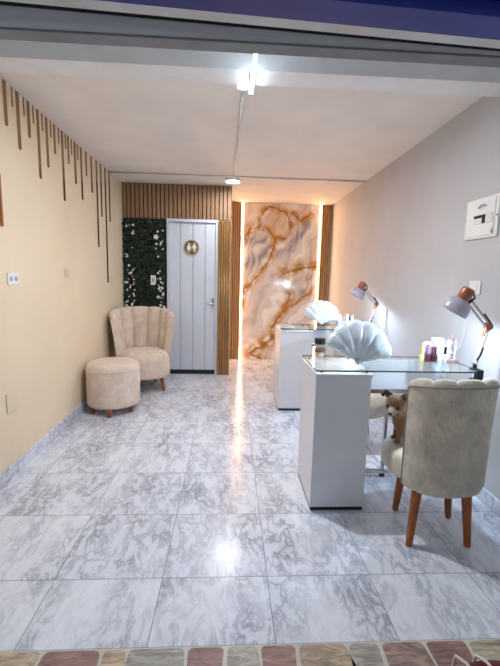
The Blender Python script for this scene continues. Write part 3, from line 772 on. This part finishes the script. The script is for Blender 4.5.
# ------------------------------------------------------------------ small things on the desks
t = thing('scented_candle_jar', 'small glass jar with black lid at the left end of the near glass top', 'jar', (.566, 2.375, GT+.0005))
bm = bmesh.new(); lathe(bm, [(0, 0), (.030, 0), (.032, .006), (.032, .07), (.026, .078), (.026, .08), (0, .08)], n=24); link('glass_body', bm, M['acrylic'], t, autosmooth=40)
bm = bmesh.new(); lathe(bm, [(0, .004), (.028, .004), (.028, .030), (0, .030)], n=24); link('contents', bm, mat('peach_wax', (226, 186, 150), .5), t, autosmooth=40)
bm = bmesh.new(); lathe(bm, [(.0322, .03), (.0326, .03), (.0326, .05), (.0322, .05)], n=24, closed=True); link('paper_band', bm, mat('brown_label_paper', (128, 84, 66), .6), t)
bm = bmesh.new(); lathe(bm, [(0, .0805), (.032, .0805), (.033, .084), (.033, .113), (.030, .116), (0, .116)], n=24); link('lid', bm, M['dark'], t, autosmooth=40)

def polish(x, y, c, cap, h, r, label, first=[None]):
    t = thing('nail_polish_bottle', label, 'nail polish', (x, y, GT+.0005), 0, 'nail polish bottles on the near desk')
    bm = bmesh.new(); lathe(bm, [(0, 0), (r, 0), (r*1.05, .004), (r*1.05, h*.42), (r*.6, h*.5), (r*.45, h*.52), (0, h*.52)], n=18); link('bottle', bm, mat('polish_colour', c, .15, coat=.5), t, autosmooth=40)
    bm = bmesh.new(); lathe(bm, [(0, h*.525), (r*.62, h*.525), (r*.55, h*.96), (r*.4, h), (0, h)], n=16); link('cap', bm, mat('polish_cap', cap, .25, .1), t, autosmooth=40)
polish(1.172, 2.27, (206, 196, 120), (226, 190, 84), .092, .013, 'gold capped pale bottle, leftmost of the nail polish bottles')
polish(1.198, 2.305, (196, 176, 204), (212, 190, 214), .10, .014, 'lilac nail polish bottle just right of the gold capped one')
polish(1.206, 2.262, (86, 30, 42), (150, 110, 150), .092, .015, 'dark red nail polish bottle with mauve cap')
polish(1.240, 2.272, (70, 20, 30), (84, 48, 66), .088, .016, 'wine red nail polish bottle in the middle of the cluster')
polish(1.232, 2.318, (110, 70, 110), (92, 52, 80), .094, .014, 'purple nail polish bottle at the back of the cluster')
polish(1.268, 2.300, (60, 24, 34), (60, 32, 44), .086, .014, 'near black cherry nail polish bottle behind the clear one')
polish(1.276, 2.252, (214, 212, 220), (206, 204, 214), .082, .013, 'clear nail polish bottle with white cap in front of the cluster')
polish(1.310, 2.258, (196, 196, 206), (20, 18, 22), .094, .012, 'clear nail polish bottle with black brush cap, rightmost of the cluster')
t = thing('cotton_pad_jar', 'clear jar topped with pink cotton behind the nail polish bottles', 'jar', (1.25, 2.365, GT+.0005))
bm = bmesh.new(); lathe(bm, [(0, 0), (.030, 0), (.031, .003), (.031, .07), (0, .07)], n=20); link('jar', bm, M['acrylic'], t, autosmooth=40)
bm = bmesh.new(); lathe(bm, [(0, .0705), (.028, .0705), (.034, .082), (.028, .098), (.012, .106), (0, .107)], n=20); link('cotton', bm, mat('pink_cotton', (232, 196, 204), .9, bump=.4), t, smooth=True)
t = thing('brush_holder', 'tall pale translucent holder box right of the nail polish bottles', 'organizer', (1.318, 2.37, GT+.0005))
bm = bmesh.new(); box(bm, -.032, .032, -.028, .028, .0, .125, bev=.004); link('box', bm, mat('frosted_plastic', (206, 214, 214), .35), t)
bm = bmesh.new(); box(bm, -.030, .030, -.026, .026, .1255, .129, bev=.001); link('rim', bm, M['plate'], t)
t = thing('tissue_bunch', 'white ruffled cotton bunch with pink nail file standing in it', 'cotton', (1.362, 2.325, GT+.0005))
bm = bmesh.new()
for i, (x, z, r) in enumerate(((0, .018, .019), (.004, .05, .02), (-.003, .082, .02), (.006, .108, .018))): lathe(bm, [(r*math.sin(k_*PI/10), z-r*math.cos(k_*PI/10)) for k_ in range(11)], c=(x, 0, 0), n=16)
link('cotton', bm, mat('white_cotton', (232, 230, 240), .9, bump=.5), t, smooth=True)
bm = bmesh.new(); tube(bm, [(.010, 0, .10), (.022, 0, .14), (.030, 0, .166)], [.006, .009, .002], 8); link('nail_file', bm, mat('pink_file', (196, 120, 142), .5), t, smooth=True)
t = thing('pen_stand', 'small pinkish brown stand with a clear rod beside lamp clamp', 'stand', (1.362, 2.262, GT+.0005))
bm = bmesh.new(); box(bm, -.045, .03, -.016, .016, 0, .014, bev=.004); link('base', bm, mat('pinkish_brown_plastic', (160, 120, 124), .4), t)
bm = bmesh.new(); tube(bm, [(.008, 0, .0145), (.010, 0, .13)], .005, 8); link('rod', bm, mat('pale_rod', (214, 206, 222), .2), t, autosmooth=40)

t = thing('nail_sample_tray', 'flat white nail sample tray at the left end of back desk', 'tray', (.565, 3.82, GT+.0005))
boxo('tray', M['plate'], t, -.07, .07, -.12, .12, 0, .008, bev=.003)
bm = bmesh.new()
for i in range(3): box(bm, -.055+i*.04, -.03+i*.04, -.10, .10, .0085, .014, bev=.002)
link('sample_rows', bm, mat('sample_grey', (186, 184, 190), .3), t)
t = thing('acrylic_organizer', 'clear acrylic organizer box filled with tools on the back desk', 'organizer', (1.19, 3.95, GT+.0005))
bm = bmesh.new()
for a_ in ((-.11, .11, -.06, -.057, 0, .06), (-.11, .11, .057, .06, 0, .09), (-.11, -.107, -.057, .057, 0, .08), (.107, .11, -.057, .057, 0, .08), (-.11, .11, -.057, .057, 0, .003), (-.002, .002, -.057, .057, .003, .07)): box(bm, *a_)
link('box', bm, M['acrylic'], t)
for i, (c, x, h) in enumerate((((60, 40, 60), -.08, .10), ((230, 228, 236), -.05, .115), ((150, 120, 170), -.02, .09), ((235, 232, 238), .025, .12), ((40, 34, 40), .05, .095), ((216, 206, 222), .08, .11))):
    bm = bmesh.new(); lathe(bm, [(0, .0035), (.012, .0035), (.012, h*.6), (.008, h*.65), (.008, h), (0, h)], c=(x, .01*(i % 3-1), 0), n=14); link('tool_bottle', bm, mat('tool_colour', c, .3), t, autosmooth=40)

# ------------------------------------------------------------------ dog (one continuous body)
def ell(bm, c, r, rot=None):
    r0 = bmesh.ops.create_icosphere(bm, subdivisions=3, radius=1)
    m_ = Matrix.Translation(c) @ (rot.to_4x4() if rot else Matrix()) @ Matrix.Diagonal((r[0], r[1], r[2], 1)); bmesh.ops.transform(bm, matrix=m_, verts=r0['verts'])
def evalmesh(o, name, m, parent):
    dg = bpy.context.evaluated_depsgraph_get(); me = bpy.data.meshes.new_from_object(o.evaluated_get(dg)); bpy.data.objects.remove(o)
    me.materials.clear(); me.materials.append(m)
    for p in me.polygons: p.use_smooth = True
    n_ = bpy.data.objects.new(name, me); col.objects.link(n_); n_.parent = parent; return n_
SEATZ = .4300
dog = thing('dog', 'small tan brown dog sitting on grey chair, peeking past its backrest', 'dog', (1.002, 1.965, SEATZ))
Hc = Vector((-.108, -.035, .196))                        # head centre
fz = Vector((-.66, -.70, -.26)).normalized(); sd = fz.cross(Vector((0, 0, 1))).normalized(); upv = sd.cross(fz).normalized()   # face forward, its side, up
def hp(s, u, f): return Hc+sd*s+upv*u+fz*f
hr = Matrix((sd, fz, upv)).transposed()
bm = bmesh.new()
ell(bm, Hc, (.044, .046, .041), hr); ell(bm, hp(0, .012, .012), (.036, .034, .034), hr)
for s in (-1, 1): ell(bm, hp(s*.022, -.012, .02), (.02, .024, .018), hr)
tube(bm, [hp(0, -.012, .02), hp(0, -.016, .05), hp(0, -.019, .066)], [.027, .019, .013], 14); ell(bm, hp(0, -.018, .062), (.014, .012, .011), hr)
tube(bm, [hp(0, -.020, .02), hp(0, -.028, .052)], [.019, .010], 12)
# ears: thin, upright, tips folded outwards
for s in (-1, 1):
    for f_, u_, w_, dd in ((0, .024, .021, -.008), (.35, .038, .023, -.010), (.7, .047, .020, -.006), (1.0, .047, .013, .002), (1.1, .040, .010, .008)):
        ell(bm, hp(s*(.030+.024*f_), u_, dd), (w_, .0065, .014), hr)
# neck, chest, trunk, haunches
tube(bm, [Hc+Vector((.012, .012, -.012)), Vector((-.075, -.005, .145)), Vector((-.06, .0, .105)), Vector((-.035, .01, .075))], [.033, .034, .043, .05], 16)
ell(bm, (-.055, .0, .10), (.042, .045, .05)); ell(bm, (.0, .02, .075), (.062, .055, .065)); ell(bm, (.055, .035, .058), (.062, .06, .056))
for s, (x, y) in ((-1, (.045, -.02)), (1, (.05, .075))): ell(bm, (x, y, .045), (.05, .028, .042)); tube(bm, [(x+.01, y-.004*s, .02), (x-.045, y, .012), (x-.065, y, .010)], [.016, .013, .011], 10); ell(bm, (x-.07, y, .010), (.018, .012, .010))
for s, (x, y) in ((-1, (-.078, -.022)), (1, (-.070, .03))):
    tube(bm, [(x+.018, y+.006, .10), (x+.004, y, .058), (x, y, .03), (x-.002, y-.002, .012)], [.022, .014, .0115, .011], 12); ell(bm, (x-.008, y-.006, .0095), (.017, .013, .0095))
tube(bm, [(.105, .04, .035), (.13, .06, .02), (.12, .09, .012), (.09, .105, .010)], [.014, .012, .010, .006], 10)
o = link('dog_raw', bm, M['dark'])
md = o.modifiers.new('r', 'REMESH'); md.mode = 'VOXEL'; md.voxel_size = .0036; md.use_smooth_shade = True
md = o.modifiers.new('s', 'SMOOTH'); md.factor = .5; md.iterations = 4
k = NT('tan_dog_fur'); ca = k.n('ShaderNodeVertexColor', layer_name='fur'); nz = k.noise(k.obj(), 220, 3, .6)
k.l(k.mix(k.math('MULTIPLY', nz, .35), ca.outputs[0], (92, 64, 44)), k.b.inputs['Base Color']); k.b.inputs['Roughness'].default_value = .85; k.b.inputs['Specular IOR Level'].default_value = .2; k.b.inputs['Sheen Weight'].default_value = .2; k.bump(nz, .4, .004)
body = evalmesh(o, 'body', k.m, dog)
at_ = body.data.color_attributes.new('fur', 'FLOAT_COLOR', 'POINT')
for i, v in enumerate(body.data.vertices):
    q = v.co-Hc; s, u, f = q.dot(sd), q.dot(upv), q.dot(fz)
    c = (150, 118, 90)
    c = mixc(c, (122, 94, 72), max(0, min(1, (u+.01)/.05)))                       # crown
    c = mixc(c, (196, 184, 172), max(0, min(1, (f-.036)/.016)) if u < .01 else 0)      # pale muzzle
    c = mixc(c, (176, 154, 134), .7*math.exp(-((abs(s)-.026)**2+(u+.018)**2)/.0003) if f > .0 else 0)
    if abs(s) > .03 and u > .028: c = mixc(c, (74, 56, 48), min(1, (abs(s)-.03)/.012))                         # dark ears
    if q.length > .075 and f < .05: c = mixc((136, 100, 72), (104, 78, 60), max(0, min(1, (v.co.x+.03)/.1)))
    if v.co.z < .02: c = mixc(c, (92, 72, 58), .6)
    at_.data[i].color = lin(c)
for s in (-1, 1):
    bm = bmesh.new(); ell(bm, hp(s*.0215, .001, .0375), (.0112, .0075, .0098), hr); link('eye', bm, mat('dark_eye', (20, 14, 12), .1, coat=.5), dog, smooth=True)
bm = bmesh.new(); ell(bm, hp(0, -.014, .073), (.0085, .006, .0065), hr); link('nose', bm, mat('dark_nose', (52, 44, 44), .3), dog, smooth=True)
bm = bmesh.new(); tube(bm, [hp(-.012, -.029, .052), hp(-.006, -.0275, .066), hp(0, -.025, .0725), hp(.006, -.0275, .066), hp(.012, -.029, .052)], .0014, 6); link('mouth', bm, mat('mouth_line', (66, 44, 40), .6), dog, smooth=True)

dog.scale = (1.15, 1.15, 1.15)
# ------------------------------------------------------------------ maroon bag outside the threshold
t = thing('maroon_bag', 'round maroon bag with white cord handles at bottom right on the paving', 'bag', (.785, .78, .0005))
bm = bmesh.new(); lathe(bm, [(0, 0), (.17, 0), (.19, .012), (.203, .06), (.205, .145), (.196, .176), (.165, .191), (.09, .198), (0, .200)], n=48); link('body', bm, M['maroon'], t, autosmooth=60)
for x0 in (-.085, -.022):
    bm = bmesh.new(); tube(bm, [(x0-.005, .212, .05), (x0-.004, .212, .15), (x0-.006, .202, .186), (x0, .165, .204), (x0+.01, .08, .212), (x0+.01, -.05, .214), (x0+.005, -.15, .204)], .0045, 8); link('handle', bm, M['cord'], t, smooth=True)
